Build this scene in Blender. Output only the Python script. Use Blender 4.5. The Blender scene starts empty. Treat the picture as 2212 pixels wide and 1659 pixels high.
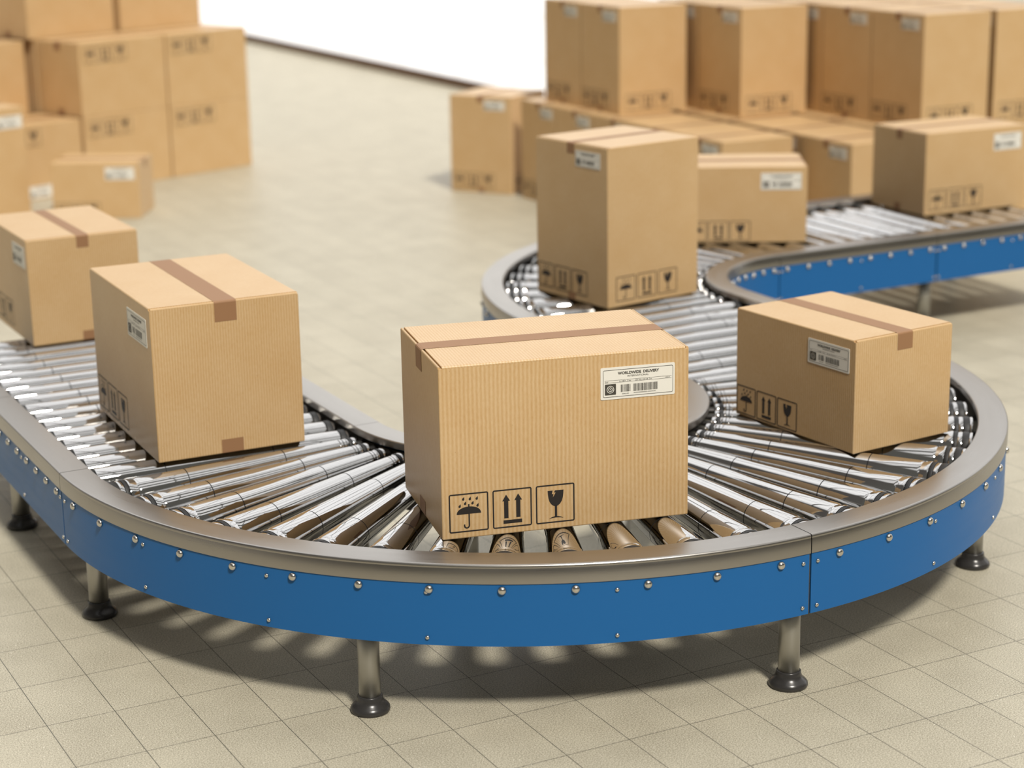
import bpy, bmesh, math, random
from math import sin, cos, pi, radians, hypot
from mathutils import Vector, Matrix

C = bpy.context.scene.collection
random.seed(7)

# ------------------------------------------------------------------ materials
def nt(name):
    m = bpy.data.materials.new(name); m.use_nodes = True
    t = m.node_tree; b = t.nodes['Principled BSDF']
    return m, t, b

def N(t, typ, **kw):
    n = t.nodes.new(typ)
    for k, v in kw.items():
        setattr(n, k, v)
    return n

def mathn(t, op, a, b=None, clamp=False):
    n = N(t, 'ShaderNodeMath', operation=op); n.use_clamp = clamp
    for i, v in enumerate((a, b)):
        if v is None: continue
        if isinstance(v, (int, float)): n.inputs[i].default_value = v
        else: t.links.new(v, n.inputs[i])
    return n.outputs[0]

def mixc(t, fac, a, b, mode='MIX'):
    n = N(t, 'ShaderNodeMix', data_type='RGBA', blend_type=mode)
    if isinstance(fac, (int, float)): n.inputs['Factor'].default_value = fac
    else: t.links.new(fac, n.inputs['Factor'])
    for k, v in (('A', a), ('B', b)):
        s = [x for x in n.inputs if x.name == k and x.type == 'RGBA'][0]
        if isinstance(v, tuple): s.default_value = (*v, 1) if len(v) == 3 else v
        else: t.links.new(v, s)
    return [x for x in n.outputs if x.type == 'RGBA'][0]

def smooth_(t, v, a, b):
    n = N(t, 'ShaderNodeMapRange', interpolation_type='SMOOTHSTEP'); n.inputs[1].default_value = a; n.inputs[2].default_value = b
    t.links.new(v, n.inputs[0]); return n.outputs[0]

def simple(name, col, rough=.5, metal=0., coat=0., spec=None):
    m, t, b = nt(name)
    b.inputs['Base Color'].default_value = (*col, 1)
    b.inputs['Roughness'].default_value = rough
    b.inputs['Metallic'].default_value = metal
    b.inputs['Coat Weight'].default_value = coat
    if spec is not None: b.inputs['Specular IOR Level'].default_value = spec
    return m

CARD = (.60, .405, .195)
def cardboard(name, pitch, strength):
    """kraft board; flute lines run along UV v, spaced 'pitch' metres in UV u"""
    m, t, b = nt(name)
    uv = N(t, 'ShaderNodeUVMap').outputs[0]
    sep = N(t, 'ShaderNodeSeparateXYZ'); t.links.new(uv, sep.inputs[0])
    nz = N(t, 'ShaderNodeTexNoise'); nz.inputs['Scale'].default_value = 9; nz.inputs['Detail'].default_value = 3
    t.links.new(uv, nz.inputs['Vector'])
    wob = mathn(t, 'MULTIPLY', mathn(t, 'SUBTRACT', nz.outputs[0], .5), pitch * .55)
    u = mathn(t, 'ADD', sep.outputs[0], wob)
    s = mathn(t, 'SINE', mathn(t, 'MULTIPLY', u, 2 * pi / pitch))
    s01 = mathn(t, 'MULTIPLY_ADD', s, .5); s01.node.inputs[2].default_value = .5
    # fibre grain
    mp = N(t, 'ShaderNodeMapping'); mp.inputs['Scale'].default_value = (1, .35, 1); t.links.new(uv, mp.inputs[0])
    fib = N(t, 'ShaderNodeTexNoise'); fib.inputs['Scale'].default_value = 170; fib.inputs['Detail'].default_value = 5
    fib.inputs['Roughness'].default_value = .65
    t.links.new(mp.outputs[0], fib.inputs['Vector'])
    big = N(t, 'ShaderNodeTexNoise'); big.inputs['Scale'].default_value = 6; big.inputs['Detail'].default_value = 4
    t.links.new(uv, big.inputs['Vector'])
    light = tuple(min(1, c * k) for c, k in zip(CARD, (1.07, 1.13, 1.32)))
    dark = tuple(c * k for c, k in zip(CARD, (.88, .80, .70)))
    fac = mathn(t, 'ADD', mathn(t, 'MULTIPLY', mathn(t, 'SUBTRACT', s01, .5), strength),
                mathn(t, 'MULTIPLY', mathn(t, 'SUBTRACT', fib.outputs[0], .5), 1.1))
    fac = mathn(t, 'ADD', mathn(t, 'ADD', fac, mathn(t, 'MULTIPLY', mathn(t, 'SUBTRACT', big.outputs[0], .5), .7)), .5, True)
    col = mixc(t, fac, dark, light)
    # brown specks
    sp = N(t, 'ShaderNodeTexVoronoi'); sp.inputs['Scale'].default_value = 85; sp.inputs['Randomness'].default_value = 1
    mp2 = N(t, 'ShaderNodeMapping'); mp2.inputs['Rotation'].default_value = (0, 0, .5); mp2.inputs['Scale'].default_value = (1, .62, 1)
    t.links.new(uv, mp2.inputs[0]); t.links.new(mp2.outputs[0], sp.inputs['Vector'])
    hit = smooth_(t, sp.outputs['Distance'], .10, .05)
    sepc = N(t, 'ShaderNodeSeparateColor'); t.links.new(sp.outputs['Color'], sepc.inputs[0])
    sel = mathn(t, 'GREATER_THAN', sepc.outputs[0], .80)
    spk = mathn(t, 'MULTIPLY', mathn(t, 'MULTIPLY', hit, sel), .5)
    col = mixc(t, spk, col, (.25, .11, .035))
    t.links.new(col, b.inputs['Base Color'])
    b.inputs['Roughness'].default_value = .42
    b.inputs['Specular IOR Level'].default_value = .62
    bump = N(t, 'ShaderNodeBump'); bump.inputs['Strength'].default_value = .25; bump.inputs['Distance'].default_value = .0012
    hgt = mathn(t, 'ADD', mathn(t, 'MULTIPLY', s01, strength), mathn(t, 'MULTIPLY', fib.outputs[0], .3))
    t.links.new(hgt, bump.inputs['Height']); t.links.new(bump.outputs[0], b.inputs['Normal'])
    return m

def brushed(name, col, metal, rough, var=.12, coat=0.):
    """brushed along UV u"""
    m, t, b = nt(name)
    uv = N(t, 'ShaderNodeUVMap').outputs[0]
    mp = N(t, 'ShaderNodeMapping'); mp.inputs['Scale'].default_value = (1.2, 260, 1); t.links.new(uv, mp.inputs[0])
    nz = N(t, 'ShaderNodeTexNoise'); nz.inputs['Scale'].default_value = 2.2; nz.inputs['Detail'].default_value = 6
    nz.inputs['Roughness'].default_value = .7
    t.links.new(mp.outputs[0], nz.inputs['Vector'])
    mp2 = N(t, 'ShaderNodeMapping'); mp2.inputs['Scale'].default_value = (1, 9, 1); t.links.new(uv, mp2.inputs[0])
    n2 = N(t, 'ShaderNodeTexNoise'); n2.inputs['Scale'].default_value = 3; t.links.new(mp2.outputs[0], n2.inputs['Vector'])
    f = mathn(t, 'MULTIPLY_ADD', mathn(t, 'SUBTRACT', nz.outputs[0], .5), var * 5); f.node.inputs[2].default_value = .5
    col_o = mixc(t, f, tuple(c * (1 - var * 1.6) for c in col), tuple(min(1, c * (1 + var * 1.6)) for c in col))
    t.links.new(col_o, b.inputs['Base Color'])
    b.inputs['Metallic'].default_value = metal
    r = mathn(t, 'MULTIPLY_ADD', mathn(t, 'ADD', nz.outputs[0], n2.outputs[0]), .12); r.node.inputs[2].default_value = rough - .12
    t.links.new(r, b.inputs['Roughness'])
    b.inputs['Coat Weight'].default_value = coat
    bump = N(t, 'ShaderNodeBump'); bump.inputs['Strength'].default_value = .12; bump.inputs['Distance'].default_value = .0006
    t.links.new(nz.outputs[0], bump.inputs['Height']); t.links.new(bump.outputs[0], b.inputs['Normal'])
    return m

M = {}
M['front'] = cardboard('cardboard_fluted', .0124, .62)
M['mid'] = cardboard('cardboard_fine_fluted', .0092, .6)
M['plain'] = cardboard('cardboard_smooth', .0060, .10)
M['tape'] = simple('packing_tape', (.31, .165, .08), .6, spec=.45)
M['paper'] = simple('label_paper', (.80, .78, .72), .6)
M['ink'] = simple('black_ink', (.016, .012, .010), .6)
M['inkgrey'] = simple('label_ink', (.055, .05, .04), .6)
M['steel'] = brushed('brushed_stainless', (.37, .352, .33), 1., .30, .035)
M['blue'] = brushed('blue_lacquer', (.012, .112, .325), .0, .38, .07, coat=.0); M['blue'].node_tree.nodes['Principled BSDF'].inputs['Specular IOR Level'].default_value = .22
M['chrome'] = simple('polished_chrome', (.56, .555, .55), .03, 1.)
M['groove'] = simple('dark_groove', (.02, .02, .022), .5, .4)
M['rubber'] = simple('black_rubber', (.018, .018, .019), .55)
M['plate'] = simple('dark_steel_plate', (.05, .047, .045), .42, .7)
M['bolt'] = simple('bolt_steel', (.62, .60, .56), .22, 1.)
M['leg'] = brushed('leg_steel', (.44, .43, .40), 1., .44, .05)
M['foot'] = simple('black_foot', (.045, .043, .042), .26, .3)

def floor_mat():
    m, t, b = nt('speckled_floor_tile')
    co = N(t, 'ShaderNodeNewGeometry').outputs['Position']
    mp = N(t, 'ShaderNodeMapping'); mp.inputs['Location'].default_value = (1.1599, .7610, 0)
    t.links.new(co, mp.inputs[0])
    sep = N(t, 'ShaderNodeSeparateXYZ'); t.links.new(mp.outputs[0], sep.inputs[0])
    def edge(v, size):
        q = mathn(t, 'DIVIDE', v, size)
        fr = mathn(t, 'FRACT', mathn(t, 'ADD', q, 1000.))
        d = mathn(t, 'MINIMUM', fr, mathn(t, 'SUBTRACT', 1., fr))
        return mathn(t, 'MULTIPLY', d, size), mathn(t, 'FLOOR', mathn(t, 'ADD', q, 1000.))
    dx, ix = edge(sep.outputs[0], .19919); dy, iy = edge(sep.outputs[1], .30009)
    d = mathn(t, 'MINIMUM', dx, dy)
    joint = mathn(t, 'LESS_THAN', d, .0011)
    comb = N(t, 'ShaderNodeCombineXYZ'); t.links.new(ix, comb.inputs[0]); t.links.new(iy, comb.inputs[1])
    wn = N(t, 'ShaderNodeTexWhiteNoise', noise_dimensions='2D'); t.links.new(comb.outputs[0], wn.inputs['Vector'])
    fine = N(t, 'ShaderNodeTexNoise'); fine.inputs['Scale'].default_value = 240; fine.inputs['Detail'].default_value = 3
    fine.inputs['Roughness'].default_value = .7
    t.links.new(co, fine.inputs['Vector'])
    mid = N(t, 'ShaderNodeTexNoise'); mid.inputs['Scale'].default_value = 5; mid.inputs['Detail'].default_value = 5
    t.links.new(co, mid.inputs['Vector'])
    f = mathn(t, 'ADD', mathn(t, 'MULTIPLY', mathn(t, 'SUBTRACT', fine.outputs[0], .5), 4.2),
              mathn(t, 'MULTIPLY', mathn(t, 'SUBTRACT', mid.outputs[0], .5), .5))
    f = mathn(t, 'ADD', mathn(t, 'ADD', f, mathn(t, 'MULTIPLY', mathn(t, 'SUBTRACT', wn.outputs[0], .5), .10)), .5, True)
    col = mixc(t, f, (.275, .245, .18), (.61, .565, .445))
    vo = N(t, 'ShaderNodeTexVoronoi'); vo.inputs['Scale'].default_value = 70; t.links.new(co, vo.inputs['Vector'])
    sc = N(t, 'ShaderNodeSeparateColor'); t.links.new(vo.outputs['Color'], sc.inputs[0])
    spk = mathn(t, 'MULTIPLY', mathn(t, 'LESS_THAN', vo.outputs['Distance'], .12), mathn(t, 'GREATER_THAN', sc.outputs[0], .93))
    col = mixc(t, spk, col, (.85, .82, .72))
    col = mixc(t, joint, col, (.075, .07, .055))
    t.links.new(col, b.inputs['Base Color'])
    b.inputs['Roughness'].default_value = .45
    b.inputs['Specular IOR Level'].default_value = .26
    bump = N(t, 'ShaderNodeBump'); bump.inputs['Strength'].default_value = .3; bump.inputs['Distance'].default_value = .0012
    h = mathn(t, 'SUBTRACT', mathn(t, 'MULTIPLY', fine.outputs[0], .5), joint)
    t.links.new(h, bump.inputs['Height']); t.links.new(bump.outputs[0], b.inputs['Normal'])
    return m
M['floor'] = floor_mat()
M['skirting'] = simple('brown_skirting', (.15, .075, .035), .5)

def glowing_wall_mat():
    m, t, b = nt('glowing_white_wall')
    co = N(t, 'ShaderNodeNewGeometry').outputs['Position']
    sep = N(t, 'ShaderNodeSeparateXYZ'); t.links.new(co, sep.inputs[0])
    cmb = N(t, 'ShaderNodeCombineXYZ'); t.links.new(sep.outputs[1], cmb.inputs[0]); t.links.new(sep.outputs[2], cmb.inputs[1])
    br = N(t, 'ShaderNodeTexBrick'); br.inputs['Scale'].default_value = 1.; br.inputs['Brick Width'].default_value = 1.3
    br.inputs['Row Height'].default_value = .42; br.inputs['Mortar Size'].default_value = .035
    br.inputs['Color1'].default_value = (1, 1, 1, 1); br.inputs['Color2'].default_value = (.95, .94, .93, 1)
    br.inputs['Mortar'].default_value = (.90, .87, .84, 1)
    t.links.new(cmb.outputs[0], br.inputs['Vector'])
    t.links.new(br.outputs[0], b.inputs['Emission Color'])
    b.inputs['Emission Strength'].default_value = 1.15  # added glow stands in for the overexposed look of a white brick wall
    b.inputs['Base Color'].default_value = (.5, .5, .5, 1)
    b.inputs['Roughness'].default_value = .4
    return m
M['glow_wall'] = glowing_wall_mat()

# ------------------------------------------------------------------ object helpers
def mesh_obj(name, me, parent=None, loc=None, rotz=None):
    o = bpy.data.objects.new(name, me); C.objects.link(o)
    if parent: o.parent = parent
    if loc: o.location = loc
    if rotz: o.rotation_euler = (0, 0, rotz)
    return o

def bm_mesh(name, bm, mats, smooth=False):
    me = bpy.data.meshes.new(name); bm.normal_update(); bm.to_mesh(me); bm.free()
    for k in mats: me.materials.append(M[k])
    if smooth:
        for p in me.polygons: p.use_smooth = True
    return me

def thing(name, label, cat, loc=(0, 0, 0), rz=0., group=None):
    o = bpy.data.objects.new(name, None); C.objects.link(o)
    o.location = loc; o.rotation_euler = (0, 0, rz); o.empty_display_size = .1
    o['label'] = label; o['category'] = cat
    if group: o['group'] = group
    return o

def copy_tree(o, parent=None):
    c = o.copy(); C.objects.link(c)
    if parent: c.parent = parent
    for ch in o.children: copy_tree(ch, c)
    return c

def uv_box(me):
    """metre UVs: sides u = horizontal, v = z; top/bottom u = x (flute lines follow y)"""
    uvl = me.uv_layers.new(name='UVMap')
    for p in me.polygons:
        n = p.normal
        for li in p.loop_indices:
            v = me.vertices[me.loops[li].vertex_index].co
            if abs(n.z) > .6: uv = (v.x, v.y)
            elif abs(n.y) > abs(n.x): uv = (v.x, v.z)
            else: uv = (v.y, v.z)
            uvl.data[li].uv = uv

def add_box(bm, a, b, mat=0):
    vs = [bm.verts.new((x, y, z)) for z in (a[2], b[2]) for y in (a[1], b[1]) for x in (a[0], b[0])]
    fs = []
    for q in ((0, 2, 3, 1), (4, 5, 7, 6), (0, 1, 5, 4), (2, 6, 7, 3), (0, 4, 6, 2), (1, 3, 7, 5)):
        f = bm.faces.new([vs[i] for i in q]); f.material_index = mat; fs.append(f)
    return vs, fs

# ------------------------------------------------------------------ printed marks (flat polygons, local x right, z up)
class Ink:
    def __init__(s): s.bm = bmesh.new()
    def poly(s, pts):
        vs = [s.bm.verts.new((x, 0, z)) for x, z in pts]
        f = s.bm.faces.new(vs); f.normal_update()
        if f.normal.y > 0: f.normal_flip()
    def rect(s, x0, z0, x1, z1): s.poly([(x0, z0), (x1, z0), (x1, z1), (x0, z1)])
    def strip(s, a, b, close=True):
        n = len(a); va = [s.bm.verts.new((x, 0, z)) for x, z in a]; vb = [s.bm.verts.new((x, 0, z)) for x, z in b]
        for i in range(n if close else n - 1):
            j = (i + 1) % n
            f = s.bm.faces.new([va[i], va[j], vb[j], vb[i]]); f.normal_update()
            if f.normal.y > 0: f.normal_flip()
    def ring(s, x0, z0, x1, z1, r, w):
        def rr(x0, z0, x1, z1, r):
            out = []
            for cx, cz, a0 in ((x1 - r, z1 - r, 0), (x0 + r, z1 - r, 90), (x0 + r, z0 + r, 180), (x1 - r, z0 + r, 270)):
                for k in range(6):
                    a = radians(a0 + 18 * k); out.append((cx + r * cos(a), cz + r * sin(a)))
            return out
        s.strip(rr(x0, z0, x1, z1, r), rr(x0 + w, z0 + w, x1 - w, z1 - w, max(r - w, r * .25)))
    def mesh(s, name, mat='ink'):
        return bm_mesh(name, s.bm, [mat])

def T(pts, x0, z0, S):      # unit square with v measured from the top -> local metres
    return [(x0 + u * S, z0 + (1 - v) * S) for u, v in pts]

def symbol_umbrella(S):
    k = Ink(); k.ring(0, 0, S, S, .05 * S, .034 * S)
    dome = [(.192, .535)] + [(.50 - .308 * cos(pi * i / 24), .535 - .19 * sin(pi * i / 24) ** .9) for i in range(1, 24)] + [(.81, .535)]
    k.poly(T(dome, 0, 0, S))
    k.rect(.485 * S, (1 - .37) * S, .52 * S, (1 - .285) * S)
    k.rect(.488 * S, (1 - .835) * S, .524 * S, (1 - .53) * S)
    a = [(.446 + .078 * cos(pi * i / 16), .832 + .082 * sin(pi * i / 16)) for i in range(17)]
    b = [(.446 + .042 * cos(pi * i / 16), .832 + .046 * sin(pi * i / 16)) for i in range(17)]
    k.strip(T(a, 0, 0, S), T(b, 0, 0, S), False)
    k.rect(.368 * S, (1 - .833) * S, .404 * S, (1 - .80) * S)
    for u, v in ((.366, .139), (.533, .146), (.707, .150), (.411, .258), (.598, .26), (.272, .318), (.724, .33)):
        drop = [(u + .030 * cos(radians(a)), v + .01 + .032 * sin(radians(a))) for a in range(-20, 230, 20)] + [(u + .026, v - .052)]
        k.poly(T(drop, 0, 0, S))
    return k.mesh('umbrella_symbol')

def symbol_arrows(S):
    k = Ink(); k.ring(0, 0, S, S, .05 * S, .034 * S)
    for c in (.345, .653):
        k.poly(T([(c, .137), (c + .098, .303), (c + .054, .303), (c + .054, .75), (c - .054, .75), (c - .054, .303), (c - .098, .303)], 0, 0, S))
    k.rect(.27 * S, (1 - .892) * S, .745 * S, (1 - .802) * S)
    return k.mesh('arrows_symbol')

def symbol_glass(S):
    k = Ink(); k.ring(0, 0, S, S, .05 * S, .034 * S)
    left = [(.306, .157), (.312, .25), (.325, .35), (.352, .44), (.395, .51), (.45, .553), (.486, .566)]
    right = [(1.022 - u, v) for u, v in left[::-1]]
    notch = [(.493, .157), (.468, .21), (.512, .212), (.44, .335), (.456, .25), (.413, .25), (.435, .157)]
    k.poly(T(left + right + notch, 0, 0, S))
    k.rect(.486 * S, (1 - .85) * S, .545 * S, (1 - .555) * S)
    base = [(.33, .893), (.40, .855), (.47, .835), (.565, .835), (.64, .855), (.71, .893)] + [(.62, .873), (.515, .866), (.42, .873)]
    k.poly(T(base, 0, 0, S))
    return k.mesh('glass_symbol')

def text_mesh(txt, size, bold=0., width=None):
    cu = bpy.data.curves.new('t', 'FONT'); cu.body = txt; cu.size = size; cu.offset = bold; cu.resolution_u = 3
    cu.fill_mode = 'FRONT' if hasattr(cu, 'fill_mode') else cu.fill_mode
    o = bpy.data.objects.new('t', cu); C.objects.link(o)
    dg = bpy.context.evaluated_depsgraph_get(); dg.update()
    me = bpy.data.meshes.new_from_object(o.evaluated_get(dg))
    C.objects.unlink(o); bpy.data.objects.remove(o)
    xs = [v.co.x for v in me.vertices]; x0, x1 = min(xs), max(xs)
    k = (width / (x1 - x0)) if width else 1.
    vs = [((v.co.x - x0) * k, v.co.y) for v in me.vertices]
    fs = [tuple(p.vertices) for p in me.polygons]
    bpy.data.meshes.remove(me)
    return vs, fs, (x1 - x0) * k

def label_print(W, H, fine=True):
    k = Ink()
    def X(u): return u * W
    def Z(v): return (1 - v) * H
    def put(txt, u0, u1, vbase, vh, bold=0.):
        vs, fs, w = text_mesh(txt, vh * H / .70, bold, (u1 - u0) * W)
        bv = [k.bm.verts.new((X(u0) + x, 0, Z(vbase) + y)) for x, y in vs]
        for f in fs:
            try:
                q = k.bm.faces.new([bv[i] for i in f]); q.normal_update()
                if q.normal.y > 0: q.normal_flip()
            except ValueError: pass
    k.ring(X(.032), Z(.925), X(.975), Z(.078), .0045, .0012)
    if fine:
        put('WORLDWIDE  DELIVERY', .231, .787, .236, .082, .0004)
        put('INTERNATIONAL', .36, .645, .325, .050)
        for txt, a, b in (('Parcel', .06, .10), ('5,487', .25, .335), ('Date', .375, .407), ('25-05-2018', .465, .635), ('No', .668, .688), ('1024', .868, .93)):
            put(txt, a, b, .462, .035)
        put('000-00', .288, .378, .862, .032)
        put('000000000000-0000000', .443, .74, .858, .032)
    else:
        put('WORLDWIDE  DELIVERY', .231, .787, .236, .082, .0004)
    for v in (.404, .473): k.rect(X(.055), Z(v + .006), X(.955), Z(v))
    for u in (.359, .654): k.rect(X(u), Z(.473), X(u + .003), Z(.404))
    # target square
    cx, cz = X(.131), Z(.686); q = W / 1762.
    hw, hh = X(.148) / 2, H * .339 / 2
    n = 48
    circ = lambda r: [(cx + r * q * cos(2 * pi * i / n), cz + r * q * sin(2 * pi * i / n)) for i in range(n)]
    sq = []
    for i in range(n):
        a = 2 * pi * i / n; c, s_ = cos(a), sin(a); m = min(hw / abs(c) if abs(c) > 1e-6 else 9, hh / abs(s_) if abs(s_) > 1e-6 else 9)
        sq.append((cx + c * m, cz + s_ * m))
    k.strip(sq, circ(88)); k.strip(circ(72), circ(52)); k.strip(circ(36), circ(13))
    rng = random.Random(3)
    for (u0, u1, v0, v1, nb) in ((.266, .40, .557, .787, 17), (.439, .763, .560, .794, 42)):
        ws = [rng.choice((1, 1, 2, 3, 4)) for _ in range(nb * 2 - 1)]; tot = sum(ws); x = u0
        for i, w in enumerate(ws):
            dw = (u1 - u0) * w / tot
            if i % 2 == 0: k.rect(X(x), Z(v1), X(x + dw), Z(v0))
            x += dw
    return k.mesh('label_print', 'inkgrey')

# ------------------------------------------------------------------ cardboard boxes
KIND = {
 # L (x), D (y), H, tape width, top drop, bottom drop, decorations [(side, what, x0, z0, size..)]
 'A': dict(d=(.748, .506, .5155), tw=.075, top=.062, bot=.048,
           deco=[('f', 'label', .478, .376, .226, .0955), ('f', 'icons', .021, .019, .117, .1295),
                 ('b', 'label', .478, .376, .226, .0955), ('b', 'icons', .021, .019, .117, .1295)]),
 'C': dict(d=(.599, .426, .3795), tw=.066, top=.052, bot=0,
           deco=[('f', 'label', .371, .264, .200, .083), ('f', 'icons', .006, .008, .101, .1075)]),
 'E': dict(d=(.510, .499, .692), tw=.050, top=.042, bot=.035,
           deco=[('l', 'label', .283, .594, .168, .068), ('l', 'icons', .013, .030, .108, .1185), ('f', 'icons', .044, .024, .108, .1185)]),
 'F': dict(d=(.665, .46, .436), tw=.050, top=.045, bot=.04,
           deco=[('f', 'label', .445, .312, .185, .088), ('f', 'icons', .028, .026, .108, .1195)]),
 'H': dict(d=(.772, .525, .538), tw=.075, top=.06, bot=.05,
           deco=[('f', 'icons', .04, .385, .12, .133)]),
 'HL': dict(d=(.772, .525, .538), tw=.075, top=.06, bot=.05,
           deco=[('f', 'icons', .04, .385, .12, .133), ('f', 'label', .30, .012, .2, .088)]),
 'T': dict(d=(.52, .50, .76), tw=.05, top=.045, bot=.04,
           deco=[('f', 'label', .30, .62, .20, .085)]),
}
MESH = {}
def cached(key, fn):
    if key not in MESH: MESH[key] = fn()
    return MESH[key]

def body_mesh(k):
    L, D, H = KIND[k]['d']
    bm = bmesh.new()
    vs, fs = add_box(bm, (-L / 2, -D / 2, 0), (L / 2, D / 2, H - .0068))
    ed = [e for e in bm.edges if abs(e.verts[0].co.z - e.verts[1].co.z) > .01 or (e.verts[0].co.z < .001 and e.verts[1].co.z < .001)]
    bmesh.ops.bevel(bm, geom=ed, offset=.0035, segments=2, affect='EDGES', profile=.5)
    bm.normal_update()
    for f in bm.faces:
        n = f.normal
        if abs(n.z) > .6: f.material_index = 2
        elif abs(n.y) > abs(n.x): f.material_index = 0 if k in ('A', 'H', 'HL', 'T', 'F') else 1
        else: f.material_index = 1
    me = bm_mesh('box_body_' + k, bm, ['front', 'mid', 'plain']); uv_box(me); return me

def flap_mesh(k, side):
    L, D, H = KIND[k]['d']
    prof = [(0, H - .0066), (0, H - .005)]
    for i in range(5):
        a = pi / 2 * i / 4
        prof.append((.005 - .005 * cos(a), H - .005 + .005 * sin(a)))
    prof += [(D / 2 - .002, H), (D / 2 - .002, H - .0046), (.007, H - .0046), (.004, H - .0066)]
    bm = bmesh.new(); rows = []
    for x in (-L / 2 + .0115, L / 2 - .0115):
        rows.append([bm.verts.new((x, (-D / 2 + y) * (1 if side == 0 else -1), z)) for y, z in prof])
    n = len(prof)
    for i in range(n):
        j = (i + 1) % n
        bm.faces.new([rows[0][i], rows[0][j], rows[1][j], rows[1][i]])
    bm.faces.new(rows[0]); bm.faces.new(rows[1][::-1])
    bmesh.ops.recalc_face_normals(bm, faces=bm.faces)
    me = bm_mesh('box_flap_' + k, bm, ['mid' if k == 'A' else 'plain']); uv_box(me); return me

def fold_mesh(k, sx):
    """rounded upper edge of the short side panel, outside the slot"""
    L, D, H = KIND[k]['d']
    prof = [(0, H - .0069), (0, H - .0055)]
    for i in range(5):
        a = pi * i / 4; prof.append((.0042 - .0042 * cos(a), H - .0055 + .0045 * sin(a)))
    prof += [(.0084, H - .0069)]
    bm = bmesh.new(); rows = []
    for y in (-D / 2 + .0045, D / 2 - .0045):
        rows.append([bm.verts.new((sx * (-L / 2 + x), y, z)) for x, z in prof])
    n = len(prof)
    for i in range(n):
        j = (i + 1) % n
        try: bm.faces.new([rows[0][i], rows[0][j], rows[1][j], rows[1][i]])
        except ValueError: pass
    bm.faces.new(rows[0]); bm.faces.new(rows[1][::-1])
    bmesh.ops.remove_doubles(bm, verts=bm.verts, dist=1e-6)
    bmesh.ops.recalc_face_normals(bm, faces=bm.faces)
    me = bm_mesh('box_fold_' + k, bm, ['plain']); uv_box(me); return me

def tape_mesh(k, bottom, flip=1):
    L, D, H = KIND[k]['d']; d = KIND[k]; w = d['tw'] / 2; e = .0008
    if not bottom:
        half = [(L / 2 + e, H - .006 - d['top']), (L / 2 + e, H - .0055), (L / 2 - .0008, H - .0018), (L / 2 - .0042, H - .0004), (L / 2 - .0115, H + e)]
        path = [(-a, b) for a, b in half] + half[::-1]
        cx, cz = 0, H * .5
    else:
        path = [(-L / 2 - e, d['bot']), (-L / 2 - e, .003), (-L / 2 - e + .0015, .0006), (-L / 2 + .006, .0004)]
    bm = bmesh.new()
    def run(pts, flip):
        a = [bm.verts.new((x * flip, -w, z)) for x, z in pts]; b = [bm.verts.new((x * flip, w, z)) for x, z in pts]
        for i in range(len(pts) - 1):
            bm.faces.new([a[i], a[i + 1], b[i + 1], b[i]])
    run(path, flip)
    for f in bm.faces:
        f.normal_update()
        c = f.calc_center_median()
        out = Vector((c.x, 0, c.z - H / 2)) if abs(f.normal.x) > .5 else Vector((0, 0, 1 if not bottom else -1))
        if f.normal.dot(out) < 0: f.normal_flip()
    return bm_mesh('box_tape_' + k, bm, ['tape'])

def paper_mesh(W, H):
    bm = bmesh.new(); r = .004; pts = []
    for cx, cz, a0 in ((W - r, H - r, 0), (r, H - r, 90), (r, r, 180), (W - r, r, 270)):
        for i in range(5):
            a = radians(a0 + 22.5 * i); pts.append((cx + r * cos(a), cz + r * sin(a)))
    f0 = [bm.verts.new((x, -.0012, z)) for x, z in pts]; f1 = [bm.verts.new((x, 0, z)) for x, z in pts]
    bm.faces.new(f0); bm.faces.new(f1[::-1])
    for i in range(len(pts)):
        j = (i + 1) % len(pts); bm.faces.new([f0[i], f1[i], f1[j], f0[j]])
    bmesh.ops.recalc_face_normals(bm, faces=bm.faces)
    return bm_mesh('label_paper', bm, ['paper'])

def place_on(o, k, side, x, z, off):
    L, D, H = KIND[k]['d']
    if side == 'f': o.location = (-L / 2 + x, -D / 2 - off, z)
    elif side == 'b': o.location = (L / 2 - x, D / 2 + off, z); o.rotation_euler = (0, 0, pi)
    elif side == 'l': o.location = (-L / 2 - off, D / 2 - x, z); o.rotation_euler = (0, 0, -pi / 2)
    elif side == 'r': o.location = (L / 2 + off, -D / 2 + x, z); o.rotation_euler = (0, 0, pi / 2)

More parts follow.
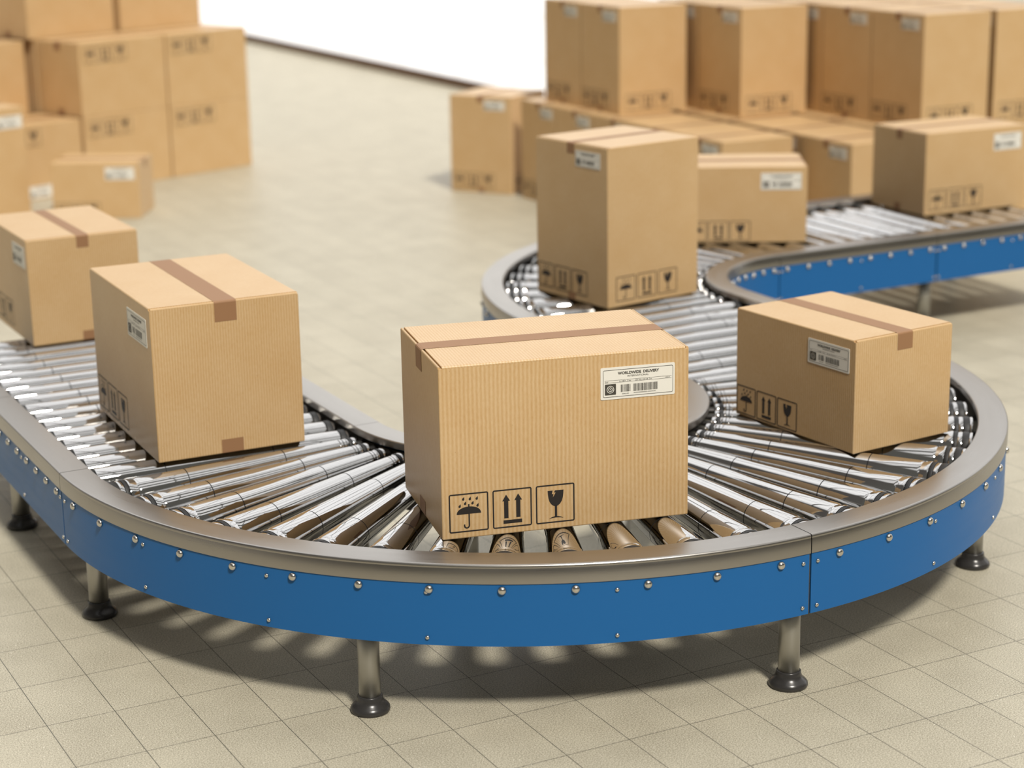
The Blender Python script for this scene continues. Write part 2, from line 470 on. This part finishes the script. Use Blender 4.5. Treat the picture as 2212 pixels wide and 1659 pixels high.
PROTO = {}
def box(k, corner, z, yaw, label, group=None, turn=0):
    """corner = world xy of the corner that is front-left in the box's placed frame; turn = quarter turns clockwise of the printed faces"""
    L, D, H = KIND[k]['d']
    w, dd = (L, D) if turn % 2 == 0 else (D, L)
    cx = corner[0] + w / 2 * cos(yaw) - dd / 2 * sin(yaw); cy = corner[1] + w / 2 * sin(yaw) + dd / 2 * cos(yaw)
    rot = yaw - turn * pi / 2
    if k in PROTO:
        t = copy_tree(PROTO[k]); t.location = (cx, cy, z); t.rotation_euler = (0, 0, rot)
        t['label'] = label
        if 'group' in t: del t['group']
        if group: t['group'] = group
        return t
    t = thing('cardboard_box', label, 'box', (cx, cy, z), rot, group)
    mesh_obj('body', body_mesh(k), t)
    mesh_obj('flap', flap_mesh(k, 0), t); mesh_obj('flap', flap_mesh(k, 1), t)
    mesh_obj('end_fold', fold_mesh(k, 1), t); mesh_obj('end_fold', fold_mesh(k, -1), t)
    mesh_obj('packing_tape', tape_mesh(k, False), t)
    if KIND[k]['bot']:
        mesh_obj('packing_tape', tape_mesh(k, True), t); mesh_obj('packing_tape', tape_mesh(k, True, -1), t)
    for dc in KIND[k]['deco']:
        if dc[1] == 'label':
            _, _, x, zz, W, HH = dc
            p = mesh_obj('shipping_label', cached(('paper', W, HH), lambda: paper_mesh(W, HH)), t); place_on(p, k, dc[0], x, zz, .0004)
            mesh_obj('label_print', cached(('print', W, HH), lambda: label_print(W, HH, k in 'AC')), p, (0, -.0018, 0))
        else:
            _, _, x, zz, S, pitch = dc
            for i, (nm, fn) in enumerate((('umbrella_symbol', symbol_umbrella), ('arrows_symbol', symbol_arrows), ('glass_symbol', symbol_glass))):
                o = mesh_obj(nm, cached((nm, S), lambda: fn(S)), t); place_on(o, k, dc[0], x + i * pitch, zz, .0007)
    PROTO[k] = t
    return t

# ------------------------------------------------------------------ roller conveyor sections
RO, RR, RI1, RI2 = 1.6758, 1.5765, .6584, .5589
ZR, ZS, ZB = .4995, .4415, .2574
ZTOP = .4755
RLEG = 1.581

class Path:
    """s runs along the section, R is the lateral coordinate (the radius in a bend)"""
    def __init__(s, kind, **k): s.kind = kind; s.__dict__.update(k)
    def pt(s, t, R):
        if s.kind == 'arc':
            a = s.a0 + t * (s.a1 - s.a0); return (s.c[0] + R * cos(a), s.c[1] + R * sin(a))
        return (s.o[0] + s.d[0] * s.L * t + s.n[0] * R, s.o[1] + s.d[1] * s.L * t + s.n[1] * R)
    def length(s, R): return abs(s.a1 - s.a0) * R if s.kind == 'arc' else s.L
    def ang(s, t):
        if s.kind == 'arc': return s.a0 + t * (s.a1 - s.a0)
        return math.atan2(s.n[1], s.n[0])

def sweep(name, path, prof, mats, t0=0., t1=1., seg=None, smooth_angle=35):
    """closed (R,z) profile swept along the path, UV u = arc length, v = distance round the profile"""
    n = seg or (72 if path.kind == 'arc' else 4)
    bm = bmesh.new(); uvl = bm.loops.layers.uv.new('UVMap')
    per = [0.]
    for i in range(len(prof)):
        a, b = prof[i], prof[(i + 1) % len(prof)]; per.append(per[-1] + hypot(a[0] - b[0], a[1] - b[1]))
    rings = []
    for i in range(n + 1):
        t = t0 + (t1 - t0) * i / n
        rings.append([bm.verts.new((*path.pt(t, R), z)) for R, z in prof])
    Lr = path.length(prof[0][0]) * (t1 - t0)
    for i in range(n):
        for j in range(len(prof)):
            k = (j + 1) % len(prof)
            f = bm.faces.new([rings[i][j], rings[i + 1][j], rings[i + 1][k], rings[i][k]])
            for lp, (a, b) in zip(f.loops, ((i, j), (i + 1, j), (i + 1, j + 1), (i, j + 1))):
                lp[uvl].uv = (Lr * a / n, per[b])
    bm.faces.new(rings[0]); bm.faces.new(rings[-1][::-1])
    bmesh.ops.recalc_face_normals(bm, faces=bm.faces)
    for f in bm.faces: f.smooth = True
    bm.normal_update()
    for e in bm.edges:
        if len(e.link_faces) == 2: e.smooth = e.link_faces[0].normal.angle(e.link_faces[1].normal, 0) < radians(smooth_angle)
    return bm_mesh(name, bm, mats)

def revolve(bm, prof, cz, seg=40, mats=None):
    """prof: list of (x, r); cz(x) = axis height; closed at both ends"""
    rings = []
    for x, r in prof:
        rings.append([bm.verts.new((x, r * sin(2 * pi * i / seg), cz(x) + r * cos(2 * pi * i / seg))) for i in range(seg)])
    for a in range(len(prof) - 1):
        for i in range(seg):
            j = (i + 1) % seg
            f = bm.faces.new([rings[a][i], rings[a + 1][i], rings[a + 1][j], rings[a][j]])
            if mats: f.material_index = mats[a]
    bm.faces.new(rings[0]); bm.faces.new(rings[-1])
    bmesh.ops.recalc_face_normals(bm, faces=bm.faces)
    for f in bm.faces: f.smooth = True
    bm.normal_update()
    for e in bm.edges:
        if len(e.link_faces) == 2: e.smooth = e.link_faces[0].normal.angle(e.link_faces[1].normal, 0) < radians(32)

def roller_straight():
    r = .0465; cz = lambda x: -r
    def tube():
        bm = bmesh.new(); p = []; m = []
        def add(x, rr, mi=0): p.append((x, rr)); m.append(mi)
        add(.695, r - .004); add(.6975, r - .001); add(.700, r)
        for g in (.945, 1.3215):
            add(g - .0016, r, 1); add(g - .0015, r - .0022, 1); add(g + .0015, r - .0022, 1); add(g + .0016, r)
        add(1.5445, r); add(1.547, r - .001); add(1.5485, r - .004)
        revolve(bm, p, cz, 40, m); return bm_mesh('roller_tube', bm, ['chrome', 'groove'])
    def band(x0, x1):
        bm = bmesh.new(); revolve(bm, [(x0, r - .006), (x0 + .002, r - .001), (x0 + .006, r), (x1 - .006, r), (x1 - .002, r - .001), (x1, r - .006)], cz, 32)
        return bm_mesh('drive_band', bm, ['rubber'])
    def cap(x0, x1, d):
        bm = bmesh.new(); pr = [(x0, r - .006), (x0 + d * .006, r - .006), (x0 + d * .012, r - .014), (x1, .012), (x1 + d * .012, .011)]
        revolve(bm, pr, cz, 28); return bm_mesh('end_cap', bm, ['chrome'])
    return tube(), [('drive_band', band(.671, .696)), ('drive_band', band(1.5480, 1.5745)), ('end_cap', cap(.671, .655, -1)), ('end_cap', cap(1.5745, 1.580, 1))]

def roller_taper():
    K = .0372
    nom = lambda x: K * x
    cz = lambda x: -nom(x)
    def tube():
        bm = bmesh.new(); p = []; m = []
        def add(x, rr, mi=0): p.append((x, rr)); m.append(mi)
        add(.7175, nom(.72) - .004); add(.7185, nom(.72) - .0005); add(.728, nom(.728) - .0002)
        add(.7285, nom(.73) - .0025, 1); add(.7305, nom(.73) - .0025, 1); add(.731, nom(.731)); add(.740, nom(.74))
        add(.7405, nom(.741) - .003); add(.743, nom(.743) - .003); add(.7435, nom(.7435))
        for g in (.950, 1.297):
            add(g - .0016, nom(g), 1); add(g - .0015, nom(g) - .0025, 1); add(g + .0015, nom(g) - .0025, 1); add(g + .0016, nom(g))
        add(1.462, nom(1.462)); add(1.470, nom(1.47) - .0035); add(1.476, nom(1.476) - .0025); add(1.494, nom(1.494) + .002)
        add(1.499, nom(1.499) + .0005); add(1.5, nom(1.5) - .006)
        revolve(bm, p, cz, 48, m); return bm_mesh('tapered_roller_tube', bm, ['chrome', 'groove'])
    def ring(nm, x0, x1, mat, d=0.):
        bm = bmesh.new(); revolve(bm, [(x0, nom(x0) - .006), (x0 + .0006, nom(x0) - .001 + d), (x0 + .0035, nom(x0) + d), (x1 - .0035, nom(x1) + d), (x1 - .0006, nom(x1) - .001 + d), (x1, nom(x1) - .006)], cz, 40)
        return bm_mesh(nm, bm, [mat])
    def axle(x0, x1):
        bm = bmesh.new(); revolve(bm, [(x0, .010), (x1, .010)], lambda x: -nom(x), 12); return bm_mesh('axle', bm, ['plate'])
    return tube(), [('drive_band', ring('drive_band', .695, .709, 'rubber', .0008)), ('end_ring', ring('end_ring', .680, .6945, 'chrome')),
                    ('collar', ring('collar', .7095, .717, 'chrome')),
                    ('drive_band', ring('drive_band', 1.5005, 1.514, 'rubber', .001)), ('collar', ring('collar', 1.5145, 1.530, 'chrome')),
                    ('drive_band', ring('drive_band', 1.5305, 1.552, 'rubber', .001)), ('end_ring', ring('end_ring', 1.5525, 1.563, 'chrome')),
                    ('axle', axle(1.563, 1.59)), ('axle', axle(.645, .68))]

ROLL = {'s': roller_straight(), 'c': roller_taper()}

def bolt_mesh(r, h):
    bm = bmesh.new(); seg = 20; rings = []
    prof = [(r, 0), (r, h * .25), (r * .88, h * .62), (r * .62, h * .87), (r * .32, h * .98)]
    for rr, x in prof: rings.append([bm.verts.new((x, rr * cos(2 * pi * i / seg), rr * sin(2 * pi * i / seg))) for i in range(seg)])
    top = bm.verts.new((h, 0, 0))
    for a in range(len(prof) - 1):
        for i in range(seg):
            j = (i + 1) % seg; bm.faces.new([rings[a][i], rings[a][j], rings[a + 1][j], rings[a + 1][i]])
    for i in range(seg): bm.faces.new([rings[-1][i], rings[-1][(i + 1) % seg], top])
    bm.faces.new(rings[0][::-1])
    bmesh.ops.recalc_face_normals(bm, faces=bm.faces)
    return bm_mesh('bolt_head', bm, ['bolt'], True)
BOLT = bolt_mesh(.0125, .011); RIVET = bolt_mesh(.0065, .006)

def leg_meshes():
    bm = bmesh.new(); seg = 40; uvl = bm.loops.layers.uv.new('UVMap'); r = .0318; z0, z1 = .036, .30
    a = [bm.verts.new((r * cos(2 * pi * i / seg), r * sin(2 * pi * i / seg), z0)) for i in range(seg)]
    b = [bm.verts.new((r * cos(2 * pi * i / seg), r * sin(2 * pi * i / seg), z1)) for i in range(seg)]
    for i in range(seg):
        j = (i + 1) % seg; f = bm.faces.new([a[i], a[j], b[j], b[i]]); f.smooth = True
        for lp, (q, z) in zip(f.loops, ((i, z0), (i + 1, z0), (i + 1, z1), (i, z1))): lp[uvl].uv = (z, q / seg * .2)
    bm.faces.new(a[::-1]); bm.faces.new(b)
    leg = bm_mesh('leg_tube', bm, ['leg'])
    bm = bmesh.new()
    prof = [(.0, .0), (.054, .0), (.0565, .002), (.058, .007), (.057, .014), (.051, .021), (.044, .027), (.0395, .034), (.0375, .041), (.0365, .049), (.0345, .051), (.030, .051)]
    rings = [[bm.verts.new((rr * cos(2 * pi * i / seg), rr * sin(2 * pi * i / seg), z)) for i in range(seg)] for rr, z in prof[1:]]
    for k in range(len(rings) - 1):
        for i in range(seg):
            j = (i + 1) % seg; bm.faces.new([rings[k][i], rings[k][j], rings[k + 1][j], rings[k + 1][i]])
    bm.faces.new(rings[0][::-1]); bm.faces.new(rings[-1])
    bmesh.ops.recalc_face_normals(bm, faces=bm.faces)
    foot = bm_mesh('leg_foot', bm, ['foot'], True)
    return leg, foot
LEG, FOOT = leg_meshes()

def cap_profile(Rin, Rout, sgn):
    """Rin = roller side, Rout = outer side; sgn = +1 when the outer side has the larger R"""
    s = sgn; f = .0075
    P = [(Rin, ZR - .024), (Rin, ZR - .003), (Rin + s * .003, ZR), (Rout - s * f, ZR)]
    for i in range(1, 6):
        a = pi / 2 * i / 6; P.append((Rout - s * f + s * f * sin(a), ZR - f + f * cos(a)))
    P += [(Rout, ZR - f), (Rout - s * .0009, ZR - f - .0015), (Rout - s * .0009, ZR - f - .0045), (Rout, ZR - f - .006),
          (Rout, ZS + .001), (Rout - s * .001, ZS), (Rout - s * .003, ZS), (Rout - s * .003, ZR - .011), (Rout - s * .008, ZR - .006), (Rin + s * .004, ZR - .006), (Rin + s * .003, ZR - .024)]
    return P

def rect(Ra, Rb, za, zb): return [(Ra, za), (Rb, za), (Rb, zb), (Ra, zb)]

def section(label, path, roller_t, kind, legs, rivets, inner_rivets=True, gap=.0016):
    base = path.pt(.5, (RR + RI1) / 2)
    t = thing('roller_conveyor', label, 'conveyor', (base[0], base[1], 0), 0, 'sections of the roller conveyor')
    off = Vector((-base[0], -base[1], 0))
    def part(name, me, parent=t, loc=None):
        o = mesh_obj(name, me, parent); o.location = off if loc is None else loc; return o
    g = gap / path.length(RO); t0, t1 = g, 1 - g
    part('top_rail', sweep('outer_rail', path, cap_profile(RR, RO, 1), ['steel'], t0, t1))
    part('top_rail', sweep('inner_rail', path, cap_profile(RI1, RI2, -1), ['steel'], t0, t1))
    g2 = .004 / path.length(RO)
    part('side_panel', sweep('outer_panel', path, rect(RO - .012, RO - .0032, ZB, ZS + .03), ['blue'], g2, 1 - g2))
    part('side_panel', sweep('inner_panel', path, rect(RI2 + .0032, RI2 + .012, ZB, ZS + .03), ['blue'], g2, 1 - g2))
    part('support_plate', sweep('outer_plate', path, rect(1.590, 1.597, ZB + .006, ZS + .02), ['plate'], g2, 1 - g2))
    part('support_plate', sweep('inner_plate', path, rect(.638, .645, ZB + .006, ZS + .02), ['plate'], g2, 1 - g2))
    # steel end frames seen in the seams between two sections
    for e0 in (.0008 / path.length(RO), 1 - .0034 / path.length(RO)):
        w = .0026 / path.length(RO)
        part('end_frame', sweep('end_frame', path, rect(RO - .030, RO - .009, ZB + .002, ZS + .04), ['leg'], e0, e0 + w, 1))
    tube, subs = ROLL[kind]
    for tt in roller_t:
        a = path.ang(tt); p0 = path.pt(tt, 0)
        ro = mesh_obj('roller', tube, t); ro.location = (p0[0] - base[0], p0[1] - base[1], ZTOP); ro.rotation_euler = (0, 0, a)
        for nm, me in subs: mesh_obj(nm, me, ro)
        for R, flip in ((RO - .0034, 0), (RI2 + .0034, pi)):
            q = path.pt(tt, R); b = mesh_obj('bolt', BOLT, t); b.location = (q[0] - base[0], q[1] - base[1], .4235); b.rotation_euler = (0, 0, a + flip)
    for tt in rivets:
        a = path.ang(tt)
        for z in (.4145, .2795):
            for R, flip in ((RO - .0034, 0), (RI2 + .0034, pi)):
                q = path.pt(tt, R); b = mesh_obj('bolt', RIVET, t); b.location = (q[0] - base[0], q[1] - base[1], z); b.rotation_euler = (0, 0, a + flip)
    for tt in legs:
        for R in (RLEG, .652):
            q = path.pt(tt, R); l = mesh_obj('leg', LEG, t); l.location = (q[0] - base[0], q[1] - base[1], 0); mesh_obj('foot', FOOT, l)
    return t

D2 = radians
def tt_arc(a0, a1, degs): return [(d - a0) / (a1 - a0) for d in degs]
SEAM = -88.85
p1 = Path('arc', c=(0, 0), a0=D2(-180), a1=D2(SEAM))
section('near curved conveyor section with blue side panel, under the large foreground box', p1,
        tt_arc(-180, SEAM, [-175.8 + 6.955 * k for k in range(13)]), 'c', tt_arc(-180, SEAM, [-180 + .3, -134.6, SEAM + .0]),
        tt_arc(-180, SEAM, [-178.8, -160.7, -143.97, -127.4, -109.24, -89.72]))
p2 = Path('arc', c=(0, 0), a0=D2(SEAM), a1=D2(0))
section('right-hand curved conveyor section with blue side panel, under the wide flat box', p2,
        tt_arc(SEAM, 0, [-85.25 + 6.93 * k for k in range(13)]), 'c', tt_arc(SEAM, 0, [-43.1]),
        tt_arc(SEAM, 0, [-87.97, -70.27, -53.35, -35.5, -18, -1.2]))
LS = .998
RT = [(.0535 + .1262 * k) / LS for k in range(8)]
RV = [.0145 / LS, .508 / LS, (LS - .0145) / LS]
p3 = Path('line', o=(0, 0), d=(0, 1), n=(-1, 0), L=LS)
section('straight conveyor section at the left, under the box with a taped front', p3, RT, 's', [.997], RV)
p4 = Path('line', o=(0, LS), d=(0, 1), n=(-1, 0), L=LS)
section('straight conveyor section at the far left edge, under the blurred box cut by the frame', p4, RT, 's', [.995], RV)
LM = 1.036
p5 = Path('line', o=(0, 0), d=(0, 1), n=(1, 0), L=LM)
section('short straight conveyor section in the middle, between the foreground box and the tall box', p5,
        [(.058 + .1313 * k) / LM for k in range(8)], 's', [.5], [.0145 / LM, .5, 1 - .0145 / LM])
C2 = (RO + RI2, LM)
p6 = Path('arc', c=C2, a0=D2(180), a1=D2(90))
section('curved conveyor section farther back, under the tall box', p6, [(3.3 + 6.95 * k) / 90 for k in range(13)], 'c',
        [.001, .5], [.01, .2, .4, .6, .8, .99])
LBK = .955
p7 = Path('line', o=C2, d=(1, 0), n=(0, 1), L=LBK)
RTB = [(.045 + .1235 * k) / LBK for k in range(8)]
section('straight conveyor section behind the flat box, with bare white-shining rollers', p7, RTB, 's', [.002], RV)
p8 = Path('line', o=(C2[0] + LBK, C2[1]), d=(1, 0), n=(0, 1), L=LBK)
section('straight conveyor section at the right edge, under the long blurred box', p8, RTB, 's', [.002, .998], RV)

# ------------------------------------------------------------------ boxes on the belt
R = radians
ZT = ZTOP + .0006
box('A', (-.8682, -1.1316), ZT, R(-12.58), 'large ribbed cardboard box with sharp shipping label, nearest the camera on the curved rollers', turn=0)
box('A', (-1.3453, .005), ZT, R(-1.58), 'ribbed cardboard box whose taped short side faces us, left of the large foreground box', turn=1)
box('C', (.6392, -1.0703), ZT, R(5.10), 'wide flat cardboard box at the right, its label and symbols on the shaded left side', turn=1)
box('F', (-1.294, 1.785), ZT, R(.4), 'blurred box on the conveyor cut by the left frame edge, tape across its top', turn=1)
box('E', (1.0141, 1.1318), ZT, R(8.79), 'tall cardboard box standing on the conveyor behind the foreground box', turn=0)
gy = R(-30)
box('C', (2.589 - .599 * cos(gy), 1.874 - .599 * sin(gy)), ZT, gy, 'blurred flat box facing the camera, half hidden behind the tall box on the conveyor', turn=0)
box('F', (3.515, 2.104), ZT, R(-1.5), 'long blurred cardboard box with a white label, on the conveyor at the right edge', turn=0)

# ------------------------------------------------------------------ boxes on the floor
box('E', (3.271 - .51 * 0, 6.324), 0, R(33), 'lone tall box on the floor left of the right-hand stack', turn=0)
box('C', (.73 - .599 * cos(gy), 6.905 - .599 * sin(gy)), 0, gy, 'small flat box with a label on the floor in front of the left-hand stack', turn=0)
box('T', (.10 - .52 * cos(R(19)), 7.36 - .52 * sin(R(19))), 0, R(19), 'tall labelled box on the floor at the extreme left, cut by the frame edge', turn=0)

# left-hand stack
YL = R(19.5); OL = (2.212, 8.703); HH = KIND['H']['d'][2]
def lpos(s, t): return (OL[0] + s * cos(YL) - t * sin(YL), OL[1] + s * sin(YL) + t * cos(YL))
PW = .787
left = [
 ('H', -PW, 0, 0, 'bottom right box of the left-hand stack, beside the open floor'),
 ('H', -2 * PW, 0, 0, 'bottom box second from the right in the left-hand stack, behind the small flat box'),
 ('HL', -3 * PW - .02, -.01, 0, 'bottom left box of the left-hand stack, partly behind the small flat box'),
 ('H', -PW, 0, 1, 'second-layer right box of the left-hand stack, with clear symbols at its top left'),
 ('H', -2 * PW, 0, 1, 'second-layer box in the left-hand stack with a dark taped left side'),
 ('H', -3 * PW - .09, .53, 1, 'second-layer box set back at the left frame edge in the left-hand stack'),
 ('H', -PW - .005, .54, 2, 'top right box of the left-hand stack, beside the glowing white wall'),
 ('H', -2 * PW - .05, .54, 2, 'top box of the left-hand stack in the upper left corner'),
]
for k, s_, t_, lv, lb in left:
    box(k, lpos(s_, t_), lv * (HH + .001), YL, lb, 'boxes of the left-hand stack')
for s_, lv in ((-PW, 0), (-2 * PW, 0), (-3 * PW - .09, 0), (-PW, 1), (-2 * PW, 1)):
    box('H', lpos(s_ - .005, .54), lv * (HH + .001), YL, 'box in the hidden back row of the left-hand stack', 'hidden boxes of the left-hand stack')

# right-hand stack
HE = KIND['E']['d'][2] + .001
low = {0: (3.29, [3.68 + .506 * i for i in range(5)]), 1: (3.868, [3.195 + .506 * i for i in range(6)]),
       2: (4.43, [3.40 + .506 * i for i in range(5)]), 3: (4.99, [3.40 + .506 * i for i in range(5)])}
lowlab = {(0, 0): 'lower box of the right-hand stack peeping over the box beside the tall one',
          (1, 0): 'lower box of the right-hand stack with label, just above the bare rollers',
          (0, 3): 'lower box at the left end of the right-hand stack, partly overhung',
          (0, 2): 'lower box of the right-hand stack directly behind the tall conveyor box'}
for c, (x, ys) in low.items():
    for i, y in enumerate(ys):
        lab = lowlab.get((c, i))
        box('E', (x, y), 0, 0, lab or 'box in the lower layer of the right-hand stack, hidden by its neighbours',
            'lower boxes of the right-hand stack' if lab else 'hidden lower boxes of the right-hand stack')
up = {0: (3.412, [5.06, 5.568]), 1: (3.985, [4.515, 5.022]), 2: (4.545, [3.41, 3.917, 4.424, 4.931]), 3: (5.088, [3.395, 3.902, 4.409])}
uplab = {(0, 0): 'upper box of the right-hand stack just above the tall box on the conveyor',
         (0, 1): 'upper box at the left end of the right-hand stack, beside the glowing white wall',
         (1, 0): 'upper box of the right-hand stack, second bright front from the left',
         (2, 0): 'upper box of the right-hand stack directly above the long blurred conveyor box',
         (2, 1): 'upper box of the right-hand stack set one row back, only its labelled left side showing',
         (3, 0): 'upper box of the right-hand stack cut by the right frame edge'}
for c, (x, ys) in up.items():
    for i, y in enumerate(ys):
        lab = uplab.get((c, i))
        box('E', (x, y), HE, 0, lab or 'box in the upper layer of the right-hand stack, hidden by its neighbours',
            'upper boxes of the right-hand stack' if lab else 'hidden upper boxes of the right-hand stack')

# ------------------------------------------------------------------ the setting
def struct(name, a, b, mat):
    bm = bmesh.new(); add_box(bm, a, b); bmesh.ops.recalc_face_normals(bm, faces=bm.faces)
    o = mesh_obj(name, bm_mesh(name, bm, [mat])); o['kind'] = 'structure'; return o
struct('floor', (-30, -20, -.1), (40, 45, 0), 'floor')
WX = 5.78
struct('glowing_wall', (WX + .02, 8.2, .10), (WX + .14, 34, 5.2), 'glow_wall')  # white brick wall made to glow, no real light source
struct('baseboard_right', (WX, 8.2, 0), (WX + .16, 34, .10), 'skirting')

# ------------------------------------------------------------------ light
w = bpy.data.worlds.new('hall'); bpy.context.scene.world = w; w.use_nodes = True
t = w.node_tree; bg = t.nodes['Background']
gen = N(t, 'ShaderNodeTexCoord').outputs['Generated']
sp = N(t, 'ShaderNodeSeparateXYZ'); t.links.new(gen, sp.inputs[0])
x, y, z = sp.outputs
def smooth(v, a, b):
    n = N(t, 'ShaderNodeMapRange', interpolation_type='SMOOTHSTEP'); n.inputs[1].default_value = a; n.inputs[2].default_value = b
    t.links.new(v, n.inputs[0]); return n.outputs[0]
# rows of roof lights above and beyond the conveyor (+y, +x); the camera side of the hall is dim
hgt = mathn(t, 'ARCTAN2', z, y)                       # 0 = level towards +y, pi/2 overhead
m_lo = smooth(hgt, .29, .34); m_hi = smooth(hgt, 1.45, 1.40); m_x = smooth(x, -.48, -.30)
bars = mathn(t, 'FRACT', mathn(t, 'ADD', mathn(t, 'MULTIPLY', hgt, 3.4), .05)); bar = smooth(mathn(t, 'ABSOLUTE', mathn(t, 'SUBTRACT', bars, .5)), .47, .46)
hx = mathn(t, 'ARCTAN2', x, mathn(t, 'ADD', mathn(t, 'ABSOLUTE', y), z))
barx = mathn(t, 'FRACT', mathn(t, 'MULTIPLY', hx, 4.3)); bx = smooth(mathn(t, 'ABSOLUTE', mathn(t, 'SUBTRACT', barx, .5)), .485, .475)
mask = mathn(t, 'MULTIPLY', mathn(t, 'MULTIPLY', mathn(t, 'MULTIPLY', m_lo, m_hi), m_x), mathn(t, 'MULTIPLY', bar, bx))
low = smooth(z, .40, .28)
dark = mixc(t, low, (.12, .11, .10), (.36, .33, .285))
dark = mixc(t, smooth(y, .1, -.35), dark, mixc(t, smooth(z, .12, .35), (.045, .042, .036), (.14, .135, .12)))
col = mixc(t, mask, dark, (1.5, 1.49, 1.48))
o2 = smooth(mathn(t, 'ABSOLUTE', mathn(t, 'SUBTRACT', mathn(t, 'FRACT', mathn(t, 'MULTIPLY', hgt, 2.9)), .5)), .33, .31)
over2 = mathn(t, 'MULTIPLY', mathn(t, 'MULTIPLY', smooth(hgt, 1.45, 1.49), smooth(hgt, 2.3, 2.25)), mathn(t, 'MULTIPLY', mathn(t, 'MULTIPLY', o2, bx), m_x))
col = mixc(t, over2, col, (1.1, 1.09, 1.07))
t.links.new(col, bg.inputs[0]); bg.inputs[1].default_value = 1.0

sun = bpy.data.lights.new('key', 'SUN'); sun.energy = 3.5; sun.angle = radians(7.5); sun.color = (1., .95, .86)
so = bpy.data.objects.new('key_light', sun); C.objects.link(so)
dirv = Vector((.08, .87, -1.0)).normalized()
so.rotation_euler = dirv.to_track_quat('-Z', 'Y').to_euler(); so.location = (-1, -6, 8)

# ------------------------------------------------------------------ camera
cam = bpy.data.cameras.new('camera'); co = bpy.data.objects.new('camera', cam); C.objects.link(co)
r_ = Vector((.88481968, -.46562102, -.01706465)); u_ = Vector((.13762796, .22619319, .96431073)); f_ = Vector((.44514344, .85558968, -.26422266))
mw = Matrix((( r_.x, u_.x, -f_.x, -3.14560), (r_.y, u_.y, -f_.y, -5.95841), (r_.z, u_.z, -f_.z, 2.400475), (0, 0, 0, 1)))
co.matrix_world = mw
cam.sensor_width = 36; cam.sensor_fit = 'HORIZONTAL'; cam.lens = 4246.98564 / 2212 * 36
cam.clip_end = 200
cam.dof.use_dof = True; cam.dof.focus_distance = 5.75; cam.dof.aperture_fstop = 1.75
bpy.context.scene.camera = co

sc = bpy.context.scene
sc.view_settings.view_transform = 'Standard'; sc.view_settings.look = 'None'
sc.cycles.caustics_reflective = False; sc.cycles.caustics_refractive = False
sc.view_settings.exposure = 0.; sc.view_settings.gamma = 1.; sc.view_settings.use_curve_mapping = False
